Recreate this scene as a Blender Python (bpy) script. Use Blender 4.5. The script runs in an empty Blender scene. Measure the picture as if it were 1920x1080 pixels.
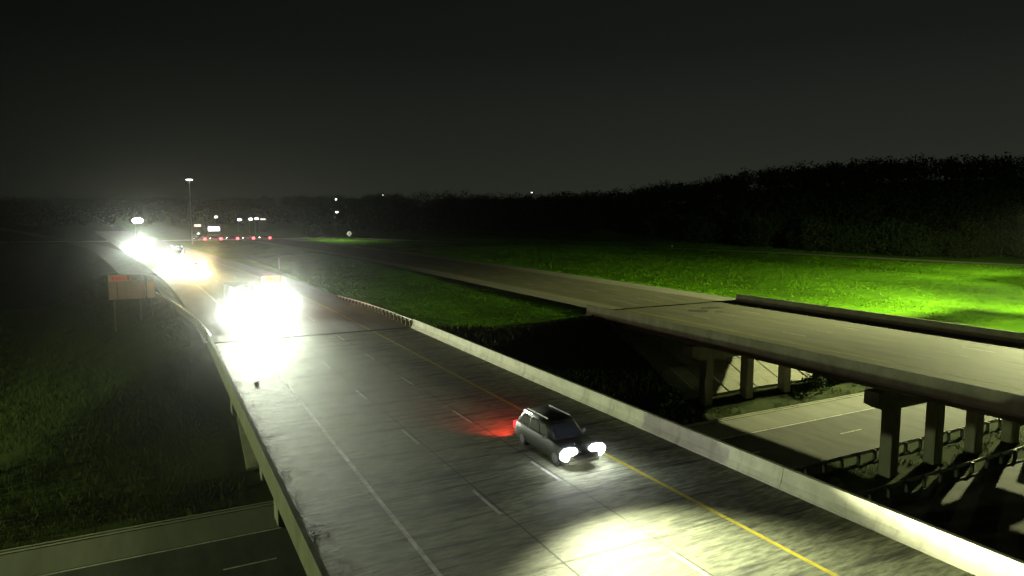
import bpy, math, random
import numpy as np
from mathutils import Vector, Matrix
R = math.radians
rnd = random.Random(7)
nrg = np.random.default_rng(11)
sc = bpy.context.scene
COL = sc.collection

# ------------------------------------------------------------------ camera
cam = bpy.data.cameras.new('camera')
cam.sensor_width = 36.0
cam.lens = 1293.0 / 1920.0 * 36.0
cam.clip_start = 0.5
cam.clip_end = 6000
camo = bpy.data.objects.new('camera', cam)
COL.objects.link(camo)
camo.location = (0, 0, 11.2)
camo.rotation_euler = (R(90 - 6.18), 0, R(-27.57))
sc.camera = camo

# ------------------------------------------------------------------ render settings
sc.view_settings.view_transform = 'Standard'
sc.view_settings.look = 'None'
sc.view_settings.exposure = 0.0
sc.view_settings.gamma = 1.0
sc.view_settings.use_curve_mapping = False
sc.render.engine = 'CYCLES'
sc.cycles.use_denoising = True
sc.cycles.denoising_input_passes = 'RGB_ALBEDO_NORMAL'
sc.cycles.denoising_prefilter = 'FAST'
sc.cycles.max_bounces = 4
sc.cycles.diffuse_bounces = 2
sc.cycles.volume_bounces = 0
sc.cycles.sample_clamp_indirect = 6.0

# ------------------------------------------------------------------ night sky (city glow near the horizon)
W = bpy.data.worlds.new('World')
sc.world = W
W.use_nodes = True
nt = W.node_tree
for n in list(nt.nodes):
    nt.nodes.remove(n)
def N(t, k, **kw):
    n = t.nodes.new(k)
    for a, b in kw.items():
        setattr(n, a, b)
    return n
wo = N(nt, 'ShaderNodeOutputWorld')
bg = N(nt, 'ShaderNodeBackground')
tc = N(nt, 'ShaderNodeTexCoord')
sep = N(nt, 'ShaderNodeSeparateXYZ')
nt.links.new(tc.outputs['Generated'], sep.inputs[0])
rmp = N(nt, 'ShaderNodeValToRGB')
el = rmp.color_ramp.elements
el[0].position = 0.0;  el[0].color = (0.0205, 0.0225, 0.0160, 1)
el[1].position = 0.5;  el[1].color = (0.0025, 0.0030, 0.0030, 1)
e = el.new(0.10); e.color = (0.0140, 0.0160, 0.0120, 1)
e = el.new(0.22); e.color = (0.0070, 0.0084, 0.0072, 1)
nt.links.new(sep.outputs['Z'], rmp.inputs[0])
# the glow of the town lies to the east-north-east: smooth term on the horizontal direction
dot = N(nt, 'ShaderNodeVectorMath', operation='DOT_PRODUCT')
dot.inputs[1].default_value = (math.sin(R(62)), math.cos(R(62)), 0)
nt.links.new(tc.outputs['Generated'], dot.inputs[0])
mr = N(nt, 'ShaderNodeMapRange')
mr.inputs['From Min'].default_value = 0.2
mr.inputs['From Max'].default_value = 1.0
mr.inputs['To Min'].default_value = 0.30
mr.inputs['To Max'].default_value = 1.25
nt.links.new(dot.outputs['Value'], mr.inputs['Value'])
nt.links.new(rmp.outputs['Color'], bg.inputs['Color'])
nt.links.new(mr.outputs[0], bg.inputs['Strength'])
nt.links.new(bg.outputs[0], wo.inputs[0])

HAZE = 0.00008
HB = 0.008                      # overall level of the vehicle headlights

# ------------------------------------------------------------------ materials
def mat(name, col, rough=0.8, spec=0.3, metal=0.0, emit=None, estr=0.0):
    m = bpy.data.materials.new(name)
    m.use_nodes = True
    b = m.node_tree.nodes['Principled BSDF']
    b.inputs['Base Color'].default_value = (*col, 1)
    b.inputs['Roughness'].default_value = rough
    b.inputs['Specular IOR Level'].default_value = spec
    b.inputs['Metallic'].default_value = metal
    if emit:
        b.inputs['Emission Color'].default_value = (*emit, 1)
        b.inputs['Emission Strength'].default_value = estr
    return m

def noisy(name, c1, c2, scale=(1, 1, 1), nscale=1.0, detail=6, rough=0.85, spec=0.25, bump=0.0, bdist=0.02,
          c3=None, s3=(1, 1, 1), n3=0.2, t3=(0.5, 0.65), bscale=None, lo=0.35, hi=0.65):
    """two colours mixed by stretched noise, an optional third stain colour, noise bump"""
    m = mat(name, c1, rough, spec)
    t = m.node_tree
    b = t.nodes['Principled BSDF']
    co = N(t, 'ShaderNodeTexCoord')
    def noise(sc_, ns, det):
        mp = N(t, 'ShaderNodeMapping')
        mp.inputs['Scale'].default_value = sc_
        t.links.new(co.outputs['Object'], mp.inputs[0])
        nz = N(t, 'ShaderNodeTexNoise')
        nz.inputs['Scale'].default_value = ns
        nz.inputs['Detail'].default_value = det
        nz.inputs['Roughness'].default_value = 0.65
        t.links.new(mp.outputs[0], nz.inputs['Vector'])
        return nz
    n1 = noise(scale, nscale, detail)
    rp = N(t, 'ShaderNodeMapRange')
    rp.inputs['From Min'].default_value = lo
    rp.inputs['From Max'].default_value = hi
    t.links.new(n1.outputs['Fac'], rp.inputs['Value'])
    mx = N(t, 'ShaderNodeMix', data_type='RGBA')
    mx.inputs['A'].default_value = (*c1, 1)
    mx.inputs['B'].default_value = (*c2, 1)
    t.links.new(rp.outputs[0], mx.inputs['Factor'])
    out = mx.outputs['Result']
    if c3:
        n2 = noise(s3, n3, 5)
        rp2 = N(t, 'ShaderNodeMapRange')
        rp2.inputs['From Min'].default_value = t3[0]
        rp2.inputs['From Max'].default_value = t3[1]
        t.links.new(n2.outputs['Fac'], rp2.inputs['Value'])
        mx2 = N(t, 'ShaderNodeMix', data_type='RGBA')
        mx2.inputs['B'].default_value = (*c3, 1)
        t.links.new(out, mx2.inputs['A'])
        t.links.new(rp2.outputs[0], mx2.inputs['Factor'])
        out = mx2.outputs['Result']
    t.links.new(out, b.inputs['Base Color'])
    if bump:
        nb = n1 if bscale is None else noise(bscale[0], bscale[1], 8)
        bp = N(t, 'ShaderNodeBump')
        bp.inputs['Strength'].default_value = bump
        bp.inputs['Distance'].default_value = bdist
        t.links.new(nb.outputs['Fac'], bp.inputs['Height'])
        t.links.new(bp.outputs[0], b.inputs['Normal'])
    return m

M = {}
M['deck'] = noisy('worn_deck_concrete', (0.11, 0.122, 0.078), (0.28, 0.30, 0.20), (0.7, 3.4, 1), 1.9, 12, lo=0.38, hi=0.62, rough=0.8, spec=0.15,
                  bump=0.9, bdist=0.009, c3=(0.045, 0.047, 0.035), s3=(0.12, 1.1, 1), n3=1.6, t3=(0.50, 0.66), bscale=((0.8, 6.0, 1), 3.0))
M['deck_east'] = noisy('pale_deck_concrete', (0.152, 0.15, 0.095), (0.21, 0.205, 0.135), (0.5, 0.12, 1), 1.5, 8, rough=0.8, bump=0.35, bdist=0.015,
                       c3=(0.13, 0.125, 0.095), s3=(0.6, 0.05, 1), n3=1.2, t3=(0.52, 0.7), bscale=((1, 3, 1), 3.0))
M['asphalt'] = noisy('old_asphalt', (0.055, 0.053, 0.048), (0.09, 0.087, 0.078), (1, 0.25, 1), 0.8, 8, bump=0.4, bdist=0.01, bscale=((1, 1, 1), 12.0))
M['road_conc'] = noisy('road_concrete', (0.15, 0.145, 0.12), (0.21, 0.205, 0.17), (0.6, 0.1, 1), 0.9, 8, bump=0.35, bdist=0.01, bscale=((1, 1, 1), 9.0))
M['shoulder'] = noisy('pale_shoulder', (0.27, 0.265, 0.21), (0.36, 0.35, 0.28), (0.6, 0.1, 1), 0.9, 8, bump=0.5, bdist=0.02, bscale=((1, 3, 1), 3.0))
M['pale_ramp'] = noisy('pale_ramp_concrete', (0.40, 0.39, 0.27), (0.5, 0.49, 0.36), (0.6, 0.1, 1), 0.9, 8, bump=0.5, bdist=0.02, bscale=((1, 3, 1), 3.0))
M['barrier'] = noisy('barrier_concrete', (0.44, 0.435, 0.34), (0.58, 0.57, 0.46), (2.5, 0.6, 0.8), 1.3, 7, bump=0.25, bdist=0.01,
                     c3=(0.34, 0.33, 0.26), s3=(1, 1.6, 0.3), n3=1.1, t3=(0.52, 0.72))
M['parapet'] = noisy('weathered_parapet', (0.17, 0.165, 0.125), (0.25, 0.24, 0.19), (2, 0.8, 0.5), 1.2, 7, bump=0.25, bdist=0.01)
M['pier'] = noisy('pier_concrete', (0.20, 0.195, 0.16), (0.28, 0.27, 0.23), (1.5, 1.5, 0.4), 1.2, 7, bump=0.25, bdist=0.01)
M['girder'] = noisy('girder_concrete', (0.13, 0.125, 0.10), (0.19, 0.18, 0.15), (1, 0.4, 1), 1.2, 6)
M['paving'] = noisy('slope_paving_concrete', (0.24, 0.235, 0.17), (0.33, 0.32, 0.25), (1, 1, 1), 1.6, 7, bump=0.4, bdist=0.02)
M['joint'] = mat('joint_filler', (0.018, 0.018, 0.016), 0.9)
M['patch'] = noisy('dark_patch', (0.05, 0.05, 0.042), (0.10, 0.095, 0.08), (1, 1, 1), 2.5)
M['white_paint'] = noisy('worn_white_paint', (0.58, 0.58, 0.53), (0.28, 0.28, 0.23), (1, 1, 1), 2.4, 8, lo=0.40, hi=0.66, bump=0.9, bdist=0.012, bscale=((0.8, 6.0, 1), 3.0))
M['yellow_paint'] = noisy('worn_yellow_paint', (0.52, 0.43, 0.02), (0.34, 0.29, 0.03), (1, 1, 1), 2.4, 8, lo=0.45, hi=0.75, bump=0.9, bdist=0.012, bscale=((0.8, 6.0, 1), 3.0))
M['grass'] = noisy('mown_grass', (0.066, 0.195, 0.004), (0.12, 0.28, 0.008), (1, 1, 1), 0.35, 10, rough=0.95, spec=0.05, bump=0.8, bdist=0.12,
                   c3=(0.035, 0.055, 0.008), s3=(1, 1, 1), n3=0.10, t3=(0.5, 0.75), bscale=((1, 1, 1), 2.2))
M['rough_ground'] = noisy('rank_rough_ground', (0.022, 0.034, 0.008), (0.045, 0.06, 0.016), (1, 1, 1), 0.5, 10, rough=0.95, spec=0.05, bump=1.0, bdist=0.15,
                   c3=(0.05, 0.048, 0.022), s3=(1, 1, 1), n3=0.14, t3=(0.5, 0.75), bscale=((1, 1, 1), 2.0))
M['blade'] = noisy('grass_blades', (0.066, 0.195, 0.004), (0.12, 0.28, 0.008), (1, 1, 1), 0.4, 6, rough=0.9, spec=0.05)
M['weed'] = noisy('rank_weeds', (0.032, 0.045, 0.010), (0.06, 0.07, 0.018), (1, 1, 1), 0.5, 6, rough=0.9, spec=0.05)
M['leaf'] = noisy('tree_foliage', (0.018, 0.034, 0.010), (0.04, 0.062, 0.018), (1, 1, 1), 0.5, 5, rough=0.9, spec=0.1)
M['bark'] = noisy('tree_bark', (0.05, 0.042, 0.03), (0.09, 0.075, 0.055), (3, 3, 0.6), 2.0, 6)
M['galv'] = noisy('galvanised_steel', (0.34, 0.35, 0.34), (0.48, 0.49, 0.48), (1, 1, 1), 3.0, 5, rough=0.5, spec=0.5)
M['dark_steel'] = mat('dark_steel', (0.06, 0.06, 0.06), 0.5, 0.5)
M['wood_post'] = mat('weathered_timber', (0.13, 0.10, 0.07), 0.9)
M['sign_back'] = noisy('sign_panel', (0.17, 0.110, 0.10), (0.22, 0.145, 0.13), (1, 1, 1), 1.5, 6, rough=0.6)
M['sign_pale'] = noisy('pale_sign_panel', (0.24, 0.18, 0.14), (0.30, 0.225, 0.175), (1, 1, 1), 1.5, 6, rough=0.6)
M['sign_top'] = noisy('pinkish_sign_panel', (0.33, 0.19, 0.175), (0.38, 0.23, 0.21), (1, 1, 1), 1.5, 6, rough=0.6)
M['sign_red'] = mat('red_lettering', (0.62, 0.04, 0.03), 0.6)
M['sign_white'] = mat('white_sign_sheeting', (0.8, 0.8, 0.72), 0.5)
M['black'] = mat('black_symbol', (0.02, 0.02, 0.02), 0.6)
M['tyre'] = mat('tyre_rubber', (0.02, 0.02, 0.02), 0.9)
M['rim'] = mat('wheel_metal', (0.10, 0.10, 0.10), 0.5, 0.4, 0.6)
M['glass'] = mat('tinted_glass', (0.012, 0.014, 0.016), 0.08, 0.6)
M['paint_grey'] = mat('dark_grey_paint', (0.012, 0.013, 0.011), 0.5, 0.2)
M['paint_white'] = mat('white_paint_body', (0.62, 0.62, 0.6), 0.4, 0.5)
M['paint_blue'] = mat('navy_paint', (0.05, 0.06, 0.10), 0.35, 0.5)
M['paint_silver'] = mat('silver_paint', (0.4, 0.4, 0.4), 0.35, 0.5, 0.3)
M['paint_red'] = mat('maroon_paint', (0.16, 0.03, 0.03), 0.35, 0.5)
M['box_paint'] = mat('dark_box_paint', (0.014, 0.015, 0.017), 0.6, 0.2)
M['plastic'] = mat('black_trim', (0.025, 0.025, 0.025), 0.6)
M['head'] = mat('headlamp_lens', (0.8, 0.8, 0.8), 0.2, emit=(0.93, 0.95, 1.0), estr=90)
M['head_warm'] = mat('warm_headlamp_lens', (0.8, 0.8, 0.7), 0.2, emit=(1.0, 0.86, 0.5), estr=90)
M['tail'] = mat('tail_lamp_lens', (0.5, 0.02, 0.02), 0.3, emit=(1.0, 0.03, 0.04), estr=3.0)
M['tail_hot'] = mat('bright_tail_lamp_lens', (0.6, 0.1, 0.1), 0.3, emit=(1.0, 0.06, 0.075), estr=14.0)
M['amber'] = mat('amber_lamp_lens', (0.8, 0.3, 0.03), 0.3, emit=(1.0, 0.09, 0.004), estr=5.0)
M['marker'] = mat('white_marker_and_glint', (0.8, 0.8, 0.8), 0.3, emit=(1.0, 0.98, 0.95), estr=12.0)  # marker lamps, and the emissive glint strip on the car roof
M['lamp'] = mat('street_lamp_lens', (0.8, 0.8, 0.8), 0.3, emit=(0.96, 1.0, 0.98), estr=9.0)
M['lamp_dim'] = mat('distant_lamp_lens', (0.8, 0.8, 0.8), 0.3, emit=(1.0, 1.0, 0.92), estr=9.0)
M['window_lit'] = mat('lit_window', (0.8, 0.8, 0.8), 0.3, emit=(0.97, 0.96, 1.0), estr=4.0)
M['window_dim'] = mat('dimly_lit_window', (0.8, 0.75, 0.65), 0.3, emit=(1.0, 0.88, 0.78), estr=1.6)
M['wall'] = mat('building_cladding', (0.2, 0.19, 0.18), 0.8)
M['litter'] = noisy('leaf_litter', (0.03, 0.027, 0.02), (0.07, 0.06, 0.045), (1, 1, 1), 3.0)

# ------------------------------------------------------------------ mesh helpers
class MB:
    def __init__(s):
        s.v = []; s.f = []
    def add(s, vs, fs):
        o = len(s.v)
        s.v += [tuple(map(float, p)) for p in vs]
        s.f += [tuple(o + i for i in q) for q in fs]
        return s
    def box(s, x0, x1, y0, y1, z0, z1):
        return s.add([(x0, y0, z0), (x1, y0, z0), (x1, y1, z0), (x0, y1, z0), (x0, y0, z1), (x1, y0, z1), (x1, y1, z1), (x0, y1, z1)],
                     [(3, 2, 1, 0), (4, 5, 6, 7), (0, 1, 5, 4), (1, 2, 6, 5), (2, 3, 7, 6), (3, 0, 4, 7)])
    def bbox(s, x0, x1, y0, y1, z0, z1, b):
        """box with its vertical edges and top chamfered by b"""
        def ring(i, z):
            return [(x0 + i, y0, z), (x1 - i, y0, z), (x1, y0 + i, z), (x1, y1 - i, z), (x1 - i, y1, z), (x0 + i, y1, z), (x0, y1 - i, z), (x0, y0 + i, z)] if False else \
                   [(x0 + b + i, y0 + i, z), (x1 - b - i, y0 + i, z), (x1 - i, y0 + b + i, z), (x1 - i, y1 - b - i, z), (x1 - b - i, y1 - i, z), (x0 + b + i, y1 - i, z), (x0 + i, y1 - b - i, z), (x0 + i, y0 + b + i, z)]
        return s.rings([ring(b * 0.6, z0), ring(0, z0 + b), ring(0, z1 - b), ring(b * 0.6, z1)])
    def rings(s, rs, cap=True):
        n = len(rs[0])
        vs = [p for r in rs for p in r]
        fs = []
        for k in range(len(rs) - 1):
            for i in range(n):
                j = (i + 1) % n
                fs.append((k * n + i, k * n + j, (k + 1) * n + j, (k + 1) * n + i))
        if cap:
            fs.append(tuple(reversed(range(n))))
            fs.append(tuple((len(rs) - 1) * n + i for i in range(n)))
        return s.add(vs, fs)
    def prism_y(s, prof, y0, y1):
        return s.rings([[(x, y0, z) for x, z in prof], [(x, y1, z) for x, z in prof]])
    def tube(s, p0, p1, r0, r1=None, n=8):
        r1 = r0 if r1 is None else r1
        p0 = Vector(p0); p1 = Vector(p1)
        d = (p1 - p0).normalized()
        a = d.orthogonal().normalized(); b = d.cross(a)
        def ring(p, r):
            return [p + a * (r * math.cos(2 * math.pi * i / n)) + b * (r * math.sin(2 * math.pi * i / n)) for i in range(n)]
        return s.rings([ring(p0, r0), ring(p1, r1)])
    def ball(s, c, rx, ry, rz, n=10, m=6):
        rs = []
        for k in range(1, m):
            a = math.pi * k / m
            rs.append([(c[0] + rx * math.sin(a) * math.cos(2 * math.pi * i / n), c[1] + ry * math.sin(a) * math.sin(2 * math.pi * i / n), c[2] - rz * math.cos(a)) for i in range(n)])
        return s.rings(rs)
    def strip(s, L, Rr):
        n = len(L)
        vs = list(L) + list(Rr)
        return s.add(vs, [(i, n + i, n + i + 1, i + 1) for i in range(n - 1)])
    def build(s, name, material, parent=None, smooth=False, me_name=None):
        me = bpy.data.meshes.new(me_name or name)
        off = parent_loc(parent)
        v = np.array(s.v, dtype=float) - np.array(off)
        me.from_pydata(v.tolist(), [], s.f)
        me.materials.append(material)
        if smooth:
            me.polygons.foreach_set('use_smooth', [True] * len(me.polygons))
        me.update()
        o = bpy.data.objects.new(name, me)
        COL.objects.link(o)
        if parent:
            o.parent = parent
        else:
            pass
        return o
def parent_loc(p):
    l = Vector((0, 0, 0))
    while p:
        l += p.location
        p = p.parent
    return tuple(l)
def tag(o, label=None, cat=None, group=None, kind=None):
    if label: o['label'] = label
    if cat: o['category'] = cat
    if group: o['group'] = group
    if kind: o['kind'] = kind
    return o
def empty(name, loc, label, cat, group=None):
    o = bpy.data.objects.new(name, None)
    o.empty_display_size = 0.5
    COL.objects.link(o)
    o.location = loc
    return tag(o, label, cat, group)
def share(o, parent, name, loc, rz=None):
    """another object on the same mesh data"""
    c = bpy.data.objects.new(name, o.data)
    COL.objects.link(c)
    c.parent = parent
    c.location = loc
    if rz is not None: c.rotation_euler.z = rz
    return c
def copy_tree(o, parent=None):
    c = o.copy()
    COL.objects.link(c)
    c.parent = parent
    for ch in list(o.children):
        copy_tree(ch, c)
    return c
def lamp(name, kind, loc, power, color, parent=None, radius=0.1, target=None, angle=60, blend=0.3):
    l = bpy.data.lights.new(name, kind)
    l.energy = power * (HB if 'headlight' in name else 1.0)
    l.color = color
    l.shadow_soft_size = radius
    if kind == 'SPOT':
        l.spot_size = R(angle); l.spot_blend = blend
    o = bpy.data.objects.new(name, l)
    COL.objects.link(o)
    off = Vector(parent_loc(parent))
    o.location = Vector(loc) - off
    if parent: o.parent = parent
    if target is not None:
        d = Vector(target) - Vector(loc)
        o.rotation_euler = d.to_track_quat('-Z', 'Y').to_euler()
    return o

# ------------------------------------------------------------------ layout functions
ZW = -7.5                       # level of the road under the bridges
def shiftW(Y):                  # southbound carriageway bends gently to the west beyond the bridge
    t = np.maximum(np.asarray(Y, float) - 63, 0)
    return np.where(t < 97, -0.000464 * t * t, -0.000464 * 97 * 97 - 0.09 * (t - 97))
def shiftE(Y):
    t = np.maximum(np.asarray(Y, float) - 115, 0)
    return np.where(t < 110, -0.0004 * t * t, -0.0004 * 110 * 110 - 0.088 * (t - 110))
def catmull(P, step=4.0):
    P = [np.array(p, float) for p in P]
    P = [2 * P[0] - P[1]] + P + [2 * P[-1] - P[-2]]
    out = []
    for i in range(1, len(P) - 2):
        n = max(2, int(np.linalg.norm(P[i + 1] - P[i]) / step))
        for k in range(n):
            t = k / n
            a, b, c, d = P[i - 1], P[i], P[i + 1], P[i + 2]
            out.append(0.5 * (2 * b + (c - a) * t + (2 * a - 5 * b + 4 * c - d) * t * t + (3 * b - a - 3 * c + d) * t ** 3))
    out.append(P[-2])
    return np.array(out)
RAMP = catmull([(330, 20, -6.4), (290, 75, -6.2), (258, 125, -6.0), (239, 174, -5.5), (227, 205, -5.0), (204, 242, -4.4), (155, 282, -3.2),
                (112, 318, -2.0), (82, 334, -0.7), (45, 325, -0.2), (18, 322, -0.15), (-12, 324, -0.15), (-70, 345, -0.3), (-160, 400, -1.0)])
WRAMP = catmull([(-2.0, 150, -0.5), (-7, 200, -0.5), (-14.5, 262, -0.5), (-30, 340, -0.4), (-56, 441, 0.2), (-95, 580, 1.5), (-150, 740, 4)])
def sstep(a, b, x):
    t = np.clip((x - a) / (b - a), 0, 1)
    return t * t * (3 - 2 * t)
AZ = np.array([-40, -9, 0, 10.5, 16.3, 24.9, 33.7, 38, 43.4, 46.1, 53.6, 57, 63.8, 80, 100])
EL = np.array([1.0, 1.05, 1.1, 1.35, 1.55, 1.85, 2.1, 2.55, 3.1, 3.9, 4.5, 4.8, 5.0, 5.0, 4.5])
def near_path(x, y, P):
    d = np.full(x.shape, 1e9); z = np.zeros(x.shape)
    for p in P[::2]:
        dd = np.hypot(x - p[0], y - p[1])
        k = dd < d
        d = np.where(k, dd, d); z = np.where(k, p[2], z)
    return d, z
def terrain(x, y):
    x = np.asarray(x, float); y = np.asarray(y, float)
    xw = 2.2 + shiftW(y); xe = 70.5 + shiftE(y)
    fieldW = -6.3 + 5.6 * sstep(120, 420, y)
    fieldE = -5.6 + 4.6 * sstep(150, 330, y)
    dW = np.maximum(xw - x, 0); dE = np.maximum(x - xe, 0)
    z = np.full(x.shape, -0.10)
    med = np.exp(-((x - 35 - shiftW(y)) / 9.0) ** 2)
    z = z - 0.9 * med * (1 - sstep(300, 420, y))
    z = np.where(dW > 0, np.maximum(-0.10 - dW * 0.40, fieldW), z)
    z = np.where(dE > 0, np.maximum(-0.10 - dE * 0.33, fieldE), z)
    north = ZW - 0.06 + np.maximum(y - 46.8, 0) * 0.44
    south = ZW - 0.06 + np.maximum(4 - y, 0) * 0.44
    z = np.minimum(z, np.where(y > 25, north, south))
    # wooded hills
    r = np.hypot(x, y); az = np.degrees(np.arctan2(x, np.maximum(y, 1e-3)))
    el_ = np.interp(az, AZ, EL)
    r1 = np.interp(az, [-40, 12, 20, 34, 60, 100], [900, 900, 650, 450, 425, 430])
    crest = np.maximum(11.2 + r1 * np.tan(np.radians(el_)) - 15, 2)
    r0 = np.interp(az, [-40, 12, 20, 34, 60, 100], [480, 480, 440, 352, 316, 322])
    hz = sstep(0, 1, (r - r0) / (r1 - r0)) * crest
    z = np.where(r > r0, np.maximum(z, z + hz), z)
    for P in (RAMP, WRAMP):
        d, pz = near_path(x, y, P)
        k = 1 - sstep(5.5, 16, d)
        z = z * (1 - k) + (pz - 0.12) * k
    return z

# ------------------------------------------------------------------ ground
def axis(segs):
    out = []
    for a, b, s in segs:
        out += list(np.arange(a, b, s))
    out.append(segs[-1][1])
    return np.array(out)
gx = axis([(-620, -140, 24), (-140, -24, 6), (-24, 80, 1.6), (80, 280, 4), (280, 520, 10), (520, 900, 38)])
gy = axis([(-60, 0, 8), (0, 44, 3.0), (44, 72, 1.0), (72, 200, 2.8), (200, 360, 4), (360, 700, 12), (700, 1180, 30)])
GX, GY = np.meshgrid(gx, gy)
GZ = terrain(GX, GY)
rough_amp = np.where((GY > 47), 0.10, 0.0)
GZ = GZ + rough_amp * (np.sin(GX * 0.9 + 1.3 * np.sin(GY * 0.37)) * np.sin(GY * 0.8 + np.sin(GX * 0.5)) - 1) * 0.5
nx, ny = len(gx), len(gy)
me = bpy.data.meshes.new('ground')
V = np.stack([GX, GY, GZ], -1).reshape(-1, 3)
F = [(j * nx + i, j * nx + i + 1, (j + 1) * nx + i + 1, (j + 1) * nx + i) for j in range(ny - 1) for i in range(nx - 1)]
me.from_pydata(V.tolist(), [], F)
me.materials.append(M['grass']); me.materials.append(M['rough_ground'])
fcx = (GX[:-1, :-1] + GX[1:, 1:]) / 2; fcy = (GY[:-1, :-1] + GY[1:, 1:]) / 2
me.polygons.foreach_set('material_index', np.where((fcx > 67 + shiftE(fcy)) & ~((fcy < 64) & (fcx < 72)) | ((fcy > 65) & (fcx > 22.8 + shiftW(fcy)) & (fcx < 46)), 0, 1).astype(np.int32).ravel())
me.polygons.foreach_set('use_smooth', [True] * len(me.polygons))
ground = bpy.data.objects.new('ground', me); COL.objects.link(ground)
tag(ground, 'rough grass ground of the interchange with embankments and low fields', kind='structure')

def path_strip(P, o0, o1, dz):
    P = np.asarray(P, float)
    T = np.gradient(P[:, :2], axis=0)
    T /= np.linalg.norm(T, axis=1)[:, None]
    Nn = np.stack([-T[:, 1], T[:, 0]], 1)
    L = [(p[0] + n[0] * o0, p[1] + n[1] * o0, p[2] + dz) for p, n in zip(P, Nn)]
    Rr = [(p[0] + n[0] * o1, p[1] + n[1] * o1, p[2] + dz) for p, n in zip(P, Nn)]
    return Rr, L
def y_strip(mb, xa, xb, ys, sh, z):
    ys = np.asarray(ys, float)
    s = sh(ys)
    return mb.strip([(xa + d, y, z) for y, d in zip(ys, s)], [(xb + d, y, z) for y, d in zip(ys, s)])
zero = lambda Y: np.zeros_like(np.asarray(Y, float))

# southbound roadway beyond the bridge
ysb = np.concatenate([np.arange(64.6, 200, 4), np.arange(200, 640, 10)])
sbr = y_strip(MB(), 7.2, 18.6, ysb, shiftW, 0.0).build('southbound_road', M['road_conc'])
tag(sbr, 'worn concrete southbound carriageway beyond the bridge', kind='structure')
y_strip(MB(), 3.6, 7.2, ysb, shiftW, -0.004).build('outer_shoulder', M['road_conc'], sbr)
y_strip(MB(), 18.6, 22.6, ysb, shiftW, -0.004).build('inner_shoulder', M['road_conc'], sbr)
y_strip(MB(), 7.32, 7.50, ysb, shiftW, 0.005).build('edge_line', M['white_paint'], sbr)
y_strip(MB(), 18.22, 18.40, ysb, shiftW, 0.005).build('yellow_line', M['yellow_paint'], sbr)
for x in (11.1, 14.78):
    for k in range(16):
        y0 = 68.5 + 9.15 * k + (4.5 if x > 12 else 0)
        y_strip(MB(), x - 0.07, x + 0.07, np.linspace(y0, y0 + 2.6, 4), shiftW, 0.005).build('lane_dash', M['white_paint'], sbr)
for k in range(9):
    y = 69 + 6 * k
    s = float(shiftW(y))
    MB().strip([(3.7 + s, y, 0.003), (3.7 + s, y + 0.05, 0.003)], [(22.4 + s, y, 0.003), (22.4 + s, y + 0.05, 0.003)]).build('slab_joint', M['joint'], sbr)
# northbound roadway beyond the bridge
ynb = np.concatenate([np.arange(65.6, 200, 4), np.arange(200, 318, 6)])
nbr = y_strip(MB(), 49.2, 64.6, ynb, shiftE, 0.0).build('northbound_road', M['deck_east'])
tag(nbr, 'concrete northbound carriageway running away beyond the far bridge', kind='structure')
y_strip(MB(), 45.6, 49.2, ynb, shiftE, -0.004).build('inner_shoulder', M['shoulder'], nbr)
y_strip(MB(), 64.6, 68.3, ynb, shiftE, -0.004).build('outer_shoulder', M['shoulder'], nbr)
y_strip(MB(), 49.3, 49.46, ynb, shiftE, 0.005).build('yellow_line', M['yellow_paint'], nbr)
y_strip(MB(), 64.3, 64.46, ynb, shiftE, 0.005).build('edge_line', M['white_paint'], nbr)
for x in (53.0, 56.7, 60.4):
    for k in range(14):
        y0 = 70 + 12.2 * k
        y_strip(MB(), x - 0.07, x + 0.07, np.linspace(y0, y0 + 3, 4), shiftE, 0.005).build('lane_dash', M['white_paint'], nbr)
# ramps
rp_ = MB().strip(*path_strip(RAMP, -4.2, 4.2, 0.06)).build('entrance_ramp', M['pale_ramp'])
tag(rp_, 'pale ramp road curving past the wood and round to the highway', kind='structure')
MB().strip(*path_strip(RAMP, 3.4, 3.75, 0.066)).build('yellow_line', M['yellow_paint'], rp_)
MB().strip(*path_strip(RAMP, -3.75, -3.4, 0.066)).build('edge_line', M['white_paint'], rp_)
wr_ = MB().strip(*path_strip(WRAMP, -3.6, 3.6, 0.06)).build('exit_ramp', M['asphalt'])
tag(wr_, 'pale ramp bending away to the west behind the dark field', kind='structure')
# cross road under the bridges
xs = [-90.0, 300.0]
def cross(y0, y1, z, name, m, parent=None, xa=-140.0, xb=330.0):
    return MB().strip([(xa, y1, z), (xb, y1, z)], [(xa, y0, z), (xb, y0, z)]).build(name, m, parent)
cr = cross(33.6, 41.6, ZW, 'cross_road', M['asphalt'])
tag(cr, 'asphalt cross road passing underneath both bridges', kind='structure')
cross(41.6, 45.0, ZW - 0.004, 'north_shoulder', M['road_conc'], cr)
cross(10.5, 27.2, ZW, 'south_carriageway', M['asphalt'], cr)
cross(41.33, 41.48, ZW + 0.005, 'edge_line', M['white_paint'], cr)
for k in range(30):
    x0 = -70.7 + 12.2 * k
    MB().strip([(x0, 37.75, ZW + .005), (x0 + 2.7, 37.75, ZW + .005)], [(x0, 37.62, ZW + .005), (x0 + 2.7, 37.62, ZW + .005)]).build('lane_dash', M['white_paint'], cr)
cross(33.75, 33.88, ZW + 0.005, 'yellow_line', M['yellow_paint'], cr)
cross(45.0, 45.25, ZW + 0.05, 'gutter_edge', M['shoulder'], cr)
kb = MB().box(-140, 330, 45.25, 45.42, ZW - 0.1, ZW + 0.13).build('kerb', M['shoulder'], cr)

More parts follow.
